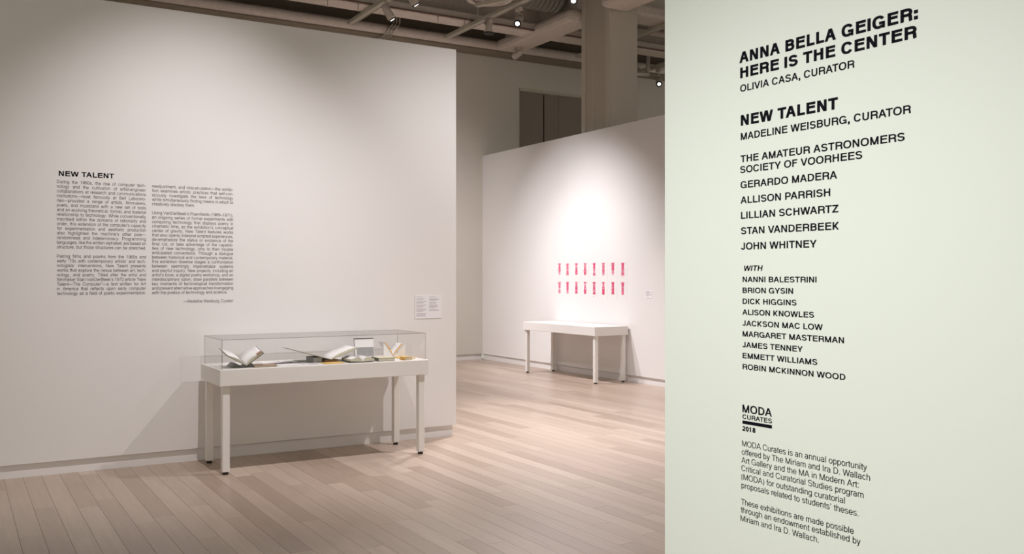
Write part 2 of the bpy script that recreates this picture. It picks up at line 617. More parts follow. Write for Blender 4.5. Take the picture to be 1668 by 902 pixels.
# ------------------------------------------------------------------ spotlights
def spotlight(label, loc, aim, power=0, angle=50, blend=1.0, size=.06, flare=False, group='spotlights on the tracks', color=(1, .93, .86), top=None):
    t = thing('spotlight', label, 'spotlight', loc, group=group)
    d = (Vector(aim) - Vector(loc)).normalized()
    q = d.to_track_quat('-Z', 'Y')
    head = Matrix.Translation((0, 0, 0)) @ q.to_matrix().to_4x4()
    def sub(name, bm, mt, world_axes=False):
        if not world_axes:
            bm.transform(head)
        return obj(name, bm, mt, t)
    bm = bmesh.new()      # lamp looks along local -Z, mouth at the origin
    if flare:
        tube(bm, [(0, 0, .0), (0, 0, .09), (0, 0, .11), (0, 0, .2), (0, 0, .21)], .05, 20, radii=[.085, .05, .055, .055, .03])
    else:
        tube(bm, [(0, 0, .004), (0, 0, .03), (0, 0, .17), (0, 0, .24), (0, 0, .25)], .05, 20, radii=[.062, .064, .058, .045, .02])
    sub('housing', bm, M['fixture'])
    bm = bmesh.new()
    rr = .085 if flare else .062
    tube(bm, [(0, 0, -.012), (0, 0, .003)], rr, 24)
    sub('rim', bm, M['rim'])
    if power:
        bm = bmesh.new()
        tube(bm, [(0, 0, -.016), (0, 0, -.0125)], rr * .56, 24)
        sub('lens', bm, M['lens'])
        li = bpy.data.lights.new('spot_beam', 'SPOT')
        li.energy = power
        li.spot_size = math.radians(angle)
        li.spot_blend = blend
        li.shadow_soft_size = size
        li.color = color
        lo = bpy.data.objects.new('spot_beam', li)
        COL.objects.link(lo)
        lo.parent = t
        lo.rotation_mode = 'QUATERNION'
        lo.rotation_quaternion = q
        lo.location = d * .025
    back = -d * .14
    zt = (top if top else 5.828) - loc[2]
    bm = bmesh.new()
    side = d.cross(Vector((0, 0, 1))).normalized() * .066
    tube(bm, [back + side, back + side + Vector((0, 0, .09)), back - side + Vector((0, 0, .09)), back - side], .007, 6)
    tube(bm, [back + Vector((0, 0, .09)), Vector((back.x, back.y, zt - .06))], .011, 8)
    obj('yoke', bm, M['fixture'], t)
    bm = bmesh.new()
    box(bm, back.x - .03, back.x + .03, back.y - .075, back.y + .075, zt - .06, zt, bevel=.008)
    obj('track_adapter', bm, M['fixture'], t)
    return t


WARM = (1.0, 0.955, 0.965)
spotlight('lit spotlight low on the left track, beside the three conduits', (5.75, 13.15, 5.52), (8.87, 12.6, 0.6), 760, 72, 1, .05, color=(1, .96, .985))
spotlight('lit spotlight nearest the black round duct drop', (5.75, 12.3, 5.53), (8.87, 11.9, 0.7), 620, 60, 1, .05, color=(1, .96, .985))
spotlight('lit round spotlight facing out, left of the thick girder', (7.57, 12.47, 5.55), (4.3, 9.0, 1.9), 260, 60, 1, .05, flare=False, color=WARM)
spotlight('lit spotlight touching the top edge beside the column', (7.57, 10.94, 5.52), (4.9, 8.2, 0.0), 500, 60, 1, .05, color=WARM)
spotlight('unlit flared spotlight hanging below the track, left of the round lit one', (7.57, 13.38, 5.60), (7.5, 13.30, 4.0), 0, flare=True)
spotlight('small lit spotlight in the gap between column and entry wall', (12.27, 14.7, 5.50), (9.5, 11.0, 2.0), 120, 50, 1, .05, color=WARM)
spotlight('flared spotlight under the girder against the back wall', (9.0, 14.95, 5.70), (8.9, 16.5, 5.35), 0, flare=False, top=5.85)
# the fixtures above the frame that light the left wall
spotlight('spotlight above the left end of the display table', (1.9, 5.8, 5.45), (1.75, 8.4, .75), 540, 66, 1, .02, color=WARM)
spotlight('spotlight to the right of the display table', (5.75, 5.8, 5.45), (3.7, 8.4, .8), 600, 66, 1, .02, color=WARM)
spotlight('added unseen spotlight behind the left wall, brightening the back wall corner', (4.1, 12.2, 5.6), (7.4, 15.93, 1.0), 900, 75, 1, .05, color=WARM)  # added out of view to brighten the back wall corner
spotlight('added unseen spotlight behind the left wall, brightening the floor beyond', (2.4, 12.2, 5.6), (5.8, 13.5, 0), 330, 80, 1, .05, color=WARM)  # extra unseen lamp, put in to lift the light on the far floor
spotlight('added unseen spotlight brightening the floor just beyond the end of the entry wall', (5.75, 7.4, 5.45), (4.9, 5.3, 0), 620, 85, 1, .05, color=WARM)  # invented lamp, added to brighten the floor at the lower right
spotlight('added unseen spotlight brightening the middle of the floor', (5.75, 9.2, 5.45), (6.6, 8.6, 0), 1500, 90, 1, .05, color=WARM)  # added fill lamp: brightens the floor and, by bounce, the ceiling

# unseen flood lamps added to brighten the entry wall, hung in open air
for i, (s, dist, z, pw) in enumerate(((0.9, 3.2, 3.2, 245), (-.55, 3.2, 3.2, 205))):
    p = P0 + ds * s + EN * dist
    aim = P0 + ds * (s * .6) + Vector((0, 0, .55))
    spotlight('added unseen flood lamp brightening the title wall, %s of the pair' % ('near one' if i else 'far one'), (p.x, p.y, z), (aim.x, aim.y, aim.z), pw, 85, 1, .25, color=(1, 1, .99), top=3.6)


# ------------------------------------------------------------------ display tables
def display_table(label, x0, x1, y0, y1, ztop, apron, group, lip=True):
    t = thing('display_table', label, 'table', ((x0 + x1) / 2, (y0 + y1) / 2, 0), group=group)
    cx, cy = t.location.x, t.location.y
    a, b = (x1 - x0) / 2, (y1 - y0) / 2
    bm = bmesh.new()
    box(bm, -a, a, -b, b, ztop - apron, ztop, bevel=.004, seg=2)
    obj('case_body', bm, M['case'], t)
    ins, w = .028, .058
    for sx in (-1, 1):
        for sy in (-1, 1):
            xx, yy = sx * (a - ins - w / 2), sy * (b - ins - w / 2)
            bm = bmesh.new()
            box(bm, xx - w / 2, xx + w / 2, yy - w / 2, yy + w / 2, .022, ztop - apron, bevel=.003)
            l = obj('leg', bm, M['case'], t)
            bm = bmesh.new()
            tube(bm, [(xx, yy, 0), (xx, yy, .022)], .023, 14)
            obj('foot', bm, M['foot'], l)['label'] = 'dark rubber foot'
    return t


ZT = .853
TX0, TX1, TY0, TY1 = 1.85, 3.705, 7.65, 8.315
display_table('white display table with books under a clear cover, against the left wall', TX0, TX1, TY0, TY1, ZT, .135, 'display tables')
display_table('white display table below the pink prints', 8.215, 8.845, 11.32, 13.36, ZT, .135, 'display tables')


def bonnet(label, x0, x1, y0, y1, z0, h):
    t = thing('acrylic_cover', label, 'display cover', ((x0 + x1) / 2, (y0 + y1) / 2, z0))
    a, b, th = (x1 - x0) / 2, (y1 - y0) / 2, .005
    for bx in ((-a, a, -b, -b + th, 0, h), (-a, a, b - th, b, 0, h), (-a, -a + th, -b + th, b - th, 0, h),
               (a - th, a, -b + th, b - th, 0, h), (-a, a, -b, b, h + .0005, h + th)):
        bm = bmesh.new()
        box(bm, *bx)
        obj('pane', bm, M['acrylic'], t)
    e = .0022
    for sx in (-1, 1):
        for sy in (-1, 1):
            bm = bmesh.new()
            box(bm, sx * a - e, sx * a + e, sy * b - e, sy * b + e, 0, h + th)
            obj('edge_strip', bm, M['acrylic_edge'], t)
    for sy in (-1, 1):
        bm = bmesh.new()
        box(bm, -a, a, sy * b - e, sy * b + e, h - e + th, h + e + th)
        obj('edge_strip', bm, M['acrylic_edge'], t)
    for sx in (-1, 1):
        bm = bmesh.new()
        box(bm, sx * a - e, sx * a + e, -b, b, h - e + th, h + e + th)
        obj('edge_strip', bm, M['acrylic_edge'], t)
    return t


bonnet('clear acrylic cover over the books on the left display table', TX0 + .022, TX1 - .022, TY0 + .022, TY1 - .022, ZT, .235)


# ------------------------------------------------------------------ books and papers in the case
def flat(name, label, cat, x0, x1, y0, y1, h, mt, z=ZT + .0005, rot=0, cover=None, group=None):
    dy = max(0, 7.70 - y0)
    y0, y1 = y0 + dy, y1 + dy
    t = thing(name, label, cat, ((x0 + x1) / 2, (y0 + y1) / 2, z), (0, 0, rot), group)
    a, b = (x1 - x0) / 2, (y1 - y0) / 2
    if h > .006:
        c = .002
        bm = bmesh.new()
        box(bm, -a + .003, a - .003, -b + .003, b - .003, c, h - c)
        obj('page_block', bm, M['pages'], t)
        bm = bmesh.new()
        box(bm, -a, a, -b, b, 0, c)
        obj('back_cover', bm, mt, t)
        bm = bmesh.new()
        box(bm, -a, a, -b, b, h - c, h)
        obj('front_cover', bm, mt if cover is None else cover, t)
        bm = bmesh.new()
        box(bm, -a - .002, -a, -b, b, 0, h)
        obj('spine', bm, mt, t)
    else:
        bm = bmesh.new()
        box(bm, -a, a, -b, b, 0, h)
        obj('sheet', bm, mt, t)
    return t


def open_book(label, cx, y0, y1, zs, left, right, tilt, mc, thick=.012, curl=.012, strip=None, rot=0, cover_t=.003, pm=None, pt2=None, edge=None):
    """spine along Y at the bottom of the V; left/right = (dx, dz) of the wing tips"""
    t = thing('open_book', label, 'book', (cx, y0, zs), (tilt, 0, rot))
    L = y1 - y0
    for nm, (dx, dz), pt in (('left', left, thick), ('right', right, pt2 if pt2 else thick)):
        n = 7
        ln = math.hypot(dx, dz)
        ux, uz = dx / ln, dz / ln
        nx, nz = (-uz, ux) if dx > 0 else (uz, -ux)
        # cover board
        bm = bmesh.new()
        prism(bm, [(0, 0, 0), (dx * 1.04, 0, dz * 1.04), (dx * 1.04, L, dz * 1.04), (0, L, 0)], (nx * cover_t, 0, nz * cover_t))
        obj('cover', bm, mc, t)
        # page block with a soft curve near the gutter
        bm = bmesh.new()
        lo, hi = [], []
        for i in range(n + 1):
            k = i / n
            bx, bz = dx * k + nx * cover_t, dz * k + nz * cover_t
            hgt = pt * (0.15 + 0.85 * min(1, k * 3.0) ** .6) + curl * math.sin(math.pi * min(1, k * 1.15)) * .6
            if k > .9:
                hgt *= .96
            lo.append((bx, bz))
            hi.append((bx + nx * hgt, bz + nz * hgt))
        m_ = .004
        def ring(y):
            return [bm.verts.new((p[0], y, p[1])) for p in lo], [bm.verts.new((p[0], y, p[1])) for p in hi]
        la, ha = ring(m_)
        lb, hb = ring(L - m_)
        for i in range(n):
            for qd, mi in (((ha[i], ha[i + 1], hb[i + 1], hb[i]), 0), ((la[i], la[i + 1], ha[i + 1], ha[i]), 1),
                           ((lb[i], lb[i + 1], hb[i + 1], hb[i]), 1), ((la[i], la[i + 1], lb[i + 1], lb[i]), 1)):
                f = bm.faces.new(qd)
                f.material_index = mi
                f.smooth = mi == 0
        for i in (0, n):
            f = bm.faces.new((la[i], lb[i], hb[i], ha[i]))
            f.material_index = 1
        obj('pages', bm, [pm or M['paper'], edge or M['pages']], t)
        if strip and nm == 'right':
            bm = bmesh.new()
            o = pt + cover_t + .004
            prism(bm, [(dx * .70 + nx * o, L * .0, dz * .70 + nz * o), (dx * 1.02 + nx * o, L * .0, dz * 1.02 + nz * o),
                       (dx * 1.02 + nx * o, L * .16, dz * 1.02 + nz * o), (dx * .62 + nx * o, L * .22, dz * .62 + nz * o)], (nx * .002, 0, nz * .002))
            obj('marker_strip', bm, strip, t)
    return t


def cradle(label, x0, x1, y0, y1, h, mt):
    bm = bmesh.new()
    box(bm, -(x1 - x0) / 2, (x1 - x0) / 2, -(y1 - y0) / 2, (y1 - y0) / 2, 0, h, bevel=.001)
    return tag(obj('book_cradle', bm, mt, None, ((x0 + x1) / 2, (y0 + y1) / 2, ZT + .0005)), label, 'book stand')


open_book('open book with white pages, dark cover and brown marker strip, leftmost in the case', 2.085, 7.73, 7.98, ZT + .012,
          (-.165, .095), (.135, .10), .17, M['book_dark'], thick=.006, curl=.02, strip=M['brass'], pt2=.014)
bm = bmesh.new()
prism(bm, [(-.11, 0, 0), (.1, 0, 0), (.055, 0, .035), (.012, 0, .002), (-.012, 0, .002), (-.07, 0, .035)], (0, .16, 0))
tag(obj('book_cradle', bm, M['book_grey'], None, (2.085, 7.80, ZT + .0005)), 'low grey green cradle under the leftmost open book', 'book stand')
flat('book', 'thin tan brown closed book lying right of the leftmost open book', 'book', 2.155, 2.34, 7.675, 7.86, .014, M['book_tan'], rot=-.12)
flat('paper_sheet', 'white sheet with a purple edge lying at the back left', 'paper', 2.30, 2.47, 7.98, 8.20, .003, M['paper'])
flat('paper_sheet', 'second white sheet at the back, right of the purple edged one', 'paper', 2.48, 2.62, 8.0, 8.20, .003, M['paper'])
flat('pamphlet', 'dark purple strip shaped pamphlet beside the tan book', 'pamphlet', 2.33, 2.44, 7.89, 7.96, .008, M['purple'])
flat('pamphlet', 'small dark purple pamphlet right of the longer one', 'pamphlet', 2.455, 2.54, 7.94, 7.985, .008, M['purple'])
flat('paper_sheet', 'white sheet at the front between the tan book and the oval print', 'paper', 2.36, 2.56, 7.67, 7.87, .002, M['paper'], rot=-.05)
flat('pamphlet', 'flat grey pamphlet at the back beside the large open book', 'pamphlet', 2.62, 2.80, 8.06, 8.21, .005, M['book_grey'])
t = flat('print_card', 'white card with a dark oval image', 'card', 2.575, 2.73, 7.67, 7.82, .002, M['paper'])
bm = bmesh.new()
n = 24
vs = [bm.verts.new((.02 + .05 * math.cos(2 * math.pi * i / n), .03 * math.sin(2 * math.pi * i / n), .0026)) for i in range(n)]
bm.faces.new(vs)
obj('oval_image', bm, M['photo_grey'], t)['label'] = 'dark grey oval image'
flat('card', 'orange yellow card lying in front of the large open book', 'card', 2.75, 2.93, 7.68, 7.82, .004, M['book_yellow'], rot=.03)
flat('paper_sheet', 'white sheet behind the right wing of the large open book', 'paper', 2.97, 3.08, 7.9, 8.1, .002, M['paper'])

open_book('large open book with wide grey wings and blank pages', 2.85, 7.83, 8.10, ZT + .024,
          (-.34, .098), (.235, .083), .0, M['book_grey'], thick=.003, curl=.004, pt2=.018)
cradle('dark grey block under the left wing of the large open book', 2.70, 2.775, 7.86, 8.06, .045, M['book_grey'])
cradle('brown block under the right wing of the large open book', 2.80, 2.925, 7.86, 8.06, .022, M['book_brown'])

# standing framed photograph
t = thing('framed_photograph', 'white mounted grey photograph with a black top edge, standing upright in the case', 'photograph',
          (3.285, 8.13, ZT + .0005), (-.22, 0, -.05))
bm = bmesh.new(); box(bm, -.092, .092, 0, .006, 0, .175); obj('mount', bm, M['paper'], t)
bm = bmesh.new(); box(bm, -.075, .088, -.002, 0, .012, .098); obj('photo', bm, M['photo_grey'], t)['label'] = 'grey photographic image'
bm = bmesh.new(); box(bm, -.092, .092, -.003, .007, .175, .183); obj('top_edge', bm, M['book_dark'], t)['label'] = 'black top edge'
bm = bmesh.new(); box(bm, -.0945, -.092, -.003, .007, 0, .183); obj('side_edge', bm, M['book_dark'], t)
bm = bmesh.new()
prism(bm, [(-.03, .006, .12), (.03, .006, .12), (.03, .03, .028), (-.03, .03, .028)], (0, .003, 0))
obj('easel_back', bm, M['book_grey'], t)

open_book('thick open book with brown green covers lying flat, in front of the framed photograph', 3.095, 7.70, 7.93, ZT + .003,
          (-.115, .006), (.105, .004), .0, M['book_green'], thick=.020, curl=.03)
flat('book', 'thick closed book with green spine and pale cover, between open book and wedges', 'book', 3.245, 3.40, 7.69, 7.88, .030, M['book_green'], rot=-.05, cover=M['pages'])


def wedge(label, x0, x1, zl, zr, y0, y1):
    bm = bmesh.new()
    prism(bm, [(0, 0, 0), (x1 - x0, 0, 0), (x1 - x0, 0, zr), (0, 0, zl)], (0, y1 - y0, 0))
    return tag(obj('book_cradle', bm, M['paper'], None, (x0, y0, ZT + .0005)), label, 'book stand')


wedge('white triangular wedge holding the left cover of the orange edged book', 3.425, 3.522, .135, .004, 8.02, 8.035)
wedge('white triangular wedge holding the right pages of the orange edged book', 3.535, 3.64, .004, .115, 8.02, 8.035)
open_book('open book with orange edges propped between two white wedges', 3.53, 8.045, 8.20, ZT + .008,
          (-.085, .13), (.095, .11), 0, M['paper'], thick=.009, curl=.004, cover_t=.003, edge=M['book_orange'])
flat('book', 'small thick orange book at the right end of the case', 'book', 3.49, 3.565, 7.70, 7.80, .026, M['book_orange'], rot=.05)
flat('booklet', 'flat yellow booklet behind the small orange book', 'booklet', 3.515, 3.645, 7.82, 8.02, .006, M['book_yellow'], rot=.1)

# ------------------------------------------------------------------ pink typed prints
rnd = random.Random(11)
cols = [911.6, 924.6, 939, 953.2, 968, 983, 998.5, 1014.6]
ordn = ['first', 'second', 'third', 'fourth', 'fifth', 'sixth', 'seventh', 'eighth']
for row in range(2):
    for c, px in enumerate(cols):
        Yc, zt = on_x(px, (428.0 - .2 * (c / 7) * 6) if row == 0 else 457.8 + .1 * c, XP)
        t = thing('typed_print', 'pink typed print, %s from the left in the %s row' % (ordn[c], ('top', 'bottom')[row]), 'print',
                  (XP, Yc, zt), group='pink typed prints on the partition')
        bm = bmesh.new()
        box(bm, -.0015, -.0004, -.106, .106, -.262, .018)
        obj('sheet', bm, M['wall'], t)
        bm = bmesh.new()
        Hh = .19 + rnd.random() * .012
        nr = 24
        prof = []
        lv = rnd.choice(((1, .5, .9, .6, 1), (.9, .3, .7, .9, 1), (.8, .8, .5, .2, .8), (1, .6, .9, .5, .4)))
        for r in range(nr):
            k = r / (nr - 1)
            kk = k * 4
            i0 = min(3, int(kk))
            prof.append(lv[i0] * (1 - (kk - i0)) + lv[i0 + 1] * (kk - i0))
        def dot(y, z, w, h, mi):
            vs = [bm.verts.new(p) for p in ((-.0021, y - w / 2, z), (-.0021, y + w / 2, z), (-.0021, y + w / 2, z - h), (-.0021, y - w / 2, z - h))]
            bm.faces.new(vs).material_index = mi
        ch = Hh / nr
        for r in range(nr):
            z = -r * ch
            p_ = prof[r] * (.85 + .3 * rnd.random())
            dense = p_ > .62
            half = .024 + .012 * p_
            nk = 4
            for k in range(nk):
                if rnd.random() > (.10 if p_ > .5 else .28):
                    y = (k + .5) / nk * half
                    mi = 0 if (rnd.random() < p_ * .85) else (1 if rnd.random() < .85 else 2)
                    for sgn in (-1, 1):
                        dot(sgn * y, z, half / nk * .9, ch * .92, mi)
            if r == 0 or rnd.random() < .10:
                for k in range(3):
                    for sgn in (-1, 1):
                        dot(sgn * (half + .006 + k * .011), z - .001, .007, ch * .5, rnd.choice((1, 2)))
        if c in (0, 7, 4) and (row == 0 or c == 4):
            for k in range(5):
                for sgn in (-1, 1):
                    yy = (.008 + .011 * k) * (1.0 if c == 7 else .8)
                    for q_ in range(3 if c == 7 else 1):
                        if rnd.random() < .75:
                            dot(sgn * yy, -Hh - .03 + .003 * k * k + q_ * .011 - .006, .007, .006, 1 if c == 7 else 2)
        o = obj('typed_marks', bm, [M['pink'], M['pink_light'], M['grey_ink']], t)

# small wall labels
Ya, za = on_x(1051, 471.5, XP)
Yb_, zb = on_x(1062.5, 484.5, XP)
bm = bmesh.new(); box(bm, XP - .004, XP - .0005, Yb_, Ya, zb, za)
t = tag(obj('wall_label', bm, M['paper_label']), 'small white label right of the pink prints', 'label')
bm = bmesh.new()
for k in range(7):
    w = (Ya - Yb_) * (.8 if k % 3 else .5)
    box(bm, XP - .0046, XP - .0041, Ya - .015 - w, Ya - .015, za - .017 - k * .012, za - .012 - k * .012)
obj('printed_lines', bm, M['print_grey'], t)

bm = bmesh.new(); box(bm, 3.917, 4.203, YW - .005, YW - .0005, 1.190, 1.420)
t = tag(obj('wall_label', bm, M['paper_label']), 'white two column label at the right end of the left wall', 'label')
bm = bmesh.new()
random.seed(8)
for col_, n, gaps in ((0, 22, (1, 4, 8, 12, 17)), (1, 16, (1, 5, 8, 13))):
    for k in range(n):
        if k in gaps:
            continue
        w = .115 * (.75 + .25 * random.random()) if (k + 1) not in gaps else .07
        x = 3.930 + col_ * .140
        z = 1.404 - k * .0090
        box(bm, x, x + w, YW - .0056, YW - .0051, z - .0034, z)
obj('printed_lines', bm, M['print_grey'], t)

# ------------------------------------------------------------------ lettering: a grotesque drawn from strokes
HC, HX, DE = .718, .523, -.207            # cap height, x-height, descender in ems


def ell(cx, cy, rx, ry, a0, a1, n=16, p=2.35):
    out_ = []
    m_ = max(3, int(n * abs(a1 - a0) / 360 + .5))
    for i in range(m_ + 1):
        an = math.radians(a0 + (a1 - a0) * i / m_)
        c, s = math.cos(an), math.sin(an)
        out_.append((cx + rx * math.copysign(abs(c) ** (2 / p), c), cy + ry * math.copysign(abs(s) ** (2 / p), s)))
    return out_


def glyph(ch, t, h, n):
    """-> advance, list of ('p', points) strokes, ('c', points) closed strokes, ('d', x0, y0, x1, y1) slanted bars, ('r', x0, y0, x1, y1) rectangles"""
    a, b = t / 2, h / 2
    H, X = HC, HX
    ov = .010
    bold = t > .11
    A = dict(A=.69, B=.69, C=.722, D=.722, E=.667, F=.611, G=.778, H=.722, I=.278, J=.53, K=.69, L=.58, M=.833, N=.722, O=.778, P=.667,
             Q=.778, R=.722, S=.667, T=.611, U=.722, V=.667, W=.944, X=.667, Y=.667, Z=.611,
             a=.556, b=.556, c=.5, d=.556, e=.556, f=.278, g=.556, h=.556, i=.222, j=.222, k=.5, l=.222, m=.833, n=.556, o=.556, p=.556,
             q=.556, r=.333, s=.5, t=.278, u=.556, v=.5, w=.722, x=.5, y=.5, z=.5)
    A.update({' ': .278, ',': .278, '.': .278, ':': .278, '-': .333, '\u2014': 1.0, '\u2013': .556, '(': .333, ')': .333,
              '\u2019': .222, '\u201c': .333, '\u201d': .333})
    adv = A.get(ch, .556)
    if bold and ch.islower():
        adv += .03
    sb = {}
    for k in 'BDEFHIKLMNPRU':
        sb[k] = (.078, .04)
    for k in 'HIMNU':
        sb[k] = (.075, .075)
    for k in 'OQCG':
        sb[k] = (.04, .04)
    sb['G'] = (.04, .065)
    sb['J'] = (.03, .07)
    sb['S'] = (.045, .04)
    sb['L'] = (.078, .02)
    sb['R'] = (.078, .03)
    for k in 'AVWXY':
        sb[k] = (.008, .008)
    sb['T'] = (.02, .02)
    sb['Z'] = (.028, .028)
    for k in 'bhkmnpru':
        sb[k] = (.066, .04)
    for k in 'hmnu':
        sb[k] = (.066, .066)
    sb['r'] = (.066, -.005)
    sb['k'] = (.066, .0)
    for k in 'dgq':
        sb[k] = (.035, .066)
    for k in 'ceos':
        sb[k] = (.035, .032)
    sb['a'] = (.036, .03)
    for k in 'vwxy':
        sb[k] = (.01, .01)
    sb['z'] = (.03, .03)
    for k in 'il':
        sb[k] = (.068, .068)
    sb['f'] = sb['t'] = (.014, .014)
    l, r = sb.get(ch, (.04, .04))
    w = adv - l - r
    o = []
    P = lambda *pts: o.append(('p', list(pts)))
    R = lambda *v: o.append(('r', *v))
    D = lambda *v: o.append(('d', *v))
    def bowl(y0, y1, cx, wr):
        return [(a, y0)] + ell(cx, (y0 + y1) / 2, wr - a - cx, (y1 - y0) / 2, -90, 90, n) + [(a, y1)]
    def hw(x0, y0, x1, y1):
        d = y1 - y0
        return math.hypot(x1 - x0, d) / abs(d) * t * .96
    def svee(top, bot, x0, x1, flip=False):
        """two slanted bars that meet at the bottom"""
        k = hw(x0, bot, (x0 + x1) / 2, top)
        xm = (x0 + x1) / 2
        if flip:
            D(x0 + k / 2, bot, xm - k * .06, top)
            D(x1 - k / 2, bot, xm + k * .06, top)
        else:
            D(x0 + k / 2, top, xm - k * .06, bot)
            D(x1 - k / 2, top, xm + k * .06, bot)
        return k
    def ess(y0, y1):
        T_, B_ = y1 - b + ov, y0 + b - ov
        mid = (y0 + y1) / 2 + (y1 - y0) * .015
        ru, rl = (T_ - mid) / 2, (mid - B_) / 2
        up = ell(w / 2, mid + ru, w / 2 - a - .008, ru, 12, 235, n * 1.3, 2.1)
        lo = ell(w / 2, mid - rl, w / 2 - a, rl, 55, -168, n * 1.3, 2.1)
        o.append(('p', up + lo))
    c = ch
    if c == 'A':
        k = svee(H, 0, 0, w, True)
        R(w * .22, .19, w * .78, .19 + h * .95)
    elif c == 'B':
        R(0, 0, t, H)
        m_ = .385
        P(*bowl(b, m_, w * .52, w))
        P(*bowl(m_, H - b, w * .50, w - .025))
    elif c == 'C':
        o.append(('p', ell(w / 2, H / 2, w / 2 - a, H / 2 - b + ov, 26, 334, n * 1.4)))
    elif c == 'D':
        R(0, 0, t, H)
        P(*bowl(b, H - b, w * .40, w))
    elif c in 'EF':
        R(0, 0, t, H)
        R(a, H - h, w, H)
        m_ = .33 if c == 'E' else .32
        R(a, m_, w * (.95 if c == 'E' else .88), m_ + h)
        if c == 'E':
            R(a, 0, w + .008, h)
    elif c == 'G':
        o.append(('p', ell(w / 2, H / 2, w / 2 - a, H / 2 - b + ov, 30, 322, n * 1.4)))
        R(w * .54, .375 - h, w, .375)
        R(w - t * .82, 0, w, .375)
    elif c == 'H':
        R(0, 0, t, H); R(w - t, 0, w, H); R(a, .325, w - a, .325 + h)
    elif c == 'I':
        x = w / 2
        R(x - a, 0, x + a, H)
    elif c == 'J':
        P((w - a, H), *ell(w / 2, .22, w / 2 - a, .22 - b + ov, 0, -172, n))
    elif c == 'K':
        R(0, 0, t, H)
        k = t * 1.3
        D(a + .02, .22, w - k * .55, H)
        D(w * .34, .40, w - k * .52, 0)
    elif c == 'L':
        R(0, 0, t, H); R(a, 0, w, h)
    elif c == 'M':
        R(0, 0, t * .95, H); R(w - t * .95, 0, w, H)
        k = hw(0, 0, w / 2, H)
        D(k * .5, H, w / 2 - k * .03, 0); D(w - k * .5, H, w / 2 + k * .03, 0)
    elif c == 'N':
        R(0, 0, t * .95, H); R(w - t * .95, 0, w, H)
        k = hw(0, H, w - t, 0)
        D(k * .5, H, w - k * .5, 0)
    elif c in 'OQ':
        o.append(('c', ell(w / 2, H / 2, w / 2 - a, H / 2 - b + ov, 0, 360, n * 1.5)[:-1]))
        if c == 'Q':
            D(w * .58, .2, w - a * .6, -.03)
    elif c == 'P':
        R(0, 0, t, H)
        P(*bowl(.30, H - b, w * .52, w))
    elif c == 'R':
        R(0, 0, t, H)
        P(*bowl(.345, H - b, w * .52, w - .012))
        P(*([(w * .45, .345)] + ell(w * .60, .22, w * .40 - a - .025, .125, 90, 0, n) + [(w - a - .015, .06), (w - a + .008, 0)]))
    elif c == 'S':
        ess(0, H)
    elif c == 'T':
        R(0, H - h, w, H); R(w / 2 - a, 0, w / 2 + a, H)
    elif c == 'U':
        P((a, H), *ell(w / 2, .26, w / 2 - a, .26 - b + ov, 180, 360, n), (w - a, H))
    elif c == 'V':
        svee(H, 0, 0, w)
    elif c == 'W':
        svee(H, 0, 0, w / 2 + t * .42); svee(H, 0, w / 2 - t * .42, w)
    elif c == 'X':
        k = t * 1.25
        D(k / 2, 0, w - k / 2 - .02, H); D(k / 2 + .02, H, w - k / 2, 0)
    elif c == 'Y':
        k = t * 1.2
        D(k / 2, H, w / 2 - k * .06, .27); D(w - k / 2, H, w / 2 + k * .06, .27); R(w / 2 - a, 0, w / 2 + a, .30)
    elif c in 'Zz':
        T_ = H if c == 'Z' else X
        R(0, 0, w, h); R(.01, T_ - h, w, T_); k = t * 1.35
        D(k * .5, h * .6, w - k * .5, T_ - h * .6)
    elif c == 'a':
        P(*ell(w * .46, X - .15 + ov, w * .44 - a, .15 - b, 168, 0, n), (w * .90 - a, .09), *ell(w * .90 + .028, .07, .03 + a, .07 - b * .8, 180, 262, n))
        yb = .155
        P((w * .9 - a, .31), *ell(w * .42, yb - .002, w * .42 - a, yb - b + ov, 82, 300, n), (w * .72, .055), (w * .9 - a, .13))
    elif c in 'bpdqgo':
        x0_, x1_ = 0, w
        o.append(('c', ell(w / 2, X / 2, w / 2 - a, X / 2 - b + ov, 0, 360, n * 1.2)[:-1]))
        if c == 'b':
            R(0, 0, t, H)
        elif c == 'p':
            R(0, DE, t, X)
        elif c == 'd':
            R(w - t, 0, w, H)
        elif c == 'q':
            R(w - t, DE, w, X)
        elif c == 'g':
            P((w - a, X), (w - a, -.04), *ell(w / 2, -.04, w / 2 - a, -DE - .04 - b, 0, -165, n))
    elif c == 'c':
        o.append(('p', ell(w / 2, X / 2, w / 2 - a, X / 2 - b + ov, 32, 328, n * 1.2)))
    elif c == 'e':
        o.append(('p', [(a, X / 2 - .01), (w - a, X / 2 - .01)] + ell(w / 2, X / 2, w / 2 - a, X / 2 - b + ov, 8, 328, n * 1.2)))
    elif c == 'f':
        P((w * .5, 0), (w * .5, H - .13), *ell(w * .5 + .09, H - .10, .09, .10 - b + .006, 180, 90, n), (w + .006, H - b + .004))
        R(0, X - h, w, X)
    elif c in 'hn':
        R(0, 0, t, H if c == 'h' else X)
        P((a, .33), *ell(w / 2, X - .17 + ov, w / 2 - a, .17 - b, 175, 0, n), (w - a, 0))
    elif c == 'm':
        R(0, 0, t, X)
        q = (w - t) / 4
        P((a, .33), *ell(a + q, X - .15 + ov, q, .15 - b, 175, 0, n), (a + 2 * q, 0))
        P((a + 2 * q, .33), *ell(a + 3 * q, X - .15 + ov, q, .15 - b, 175, 0, n), (w - a, 0))
    elif c == 'u':
        R(w - t, 0, w, X)
        P((a, X), *ell(w / 2, .17 - ov, w / 2 - a, .17 - b, 180, 355, n), (w - a, .2))
    elif c in 'ij':
        x = w / 2
        R(x - a, H - h * 1.25, x + a, H)
        if c == 'i':
            R(x - a, 0, x + a, X)
        else:
            P((x, X), (x, -.1), (x - .02, -.16), (x - .09, DE + b))
    elif c == 'l':
        R(w / 2 - a, 0, w / 2 + a, H)
    elif c == 'k':
        R(0, 0, t, H)
        k = t * 1.3
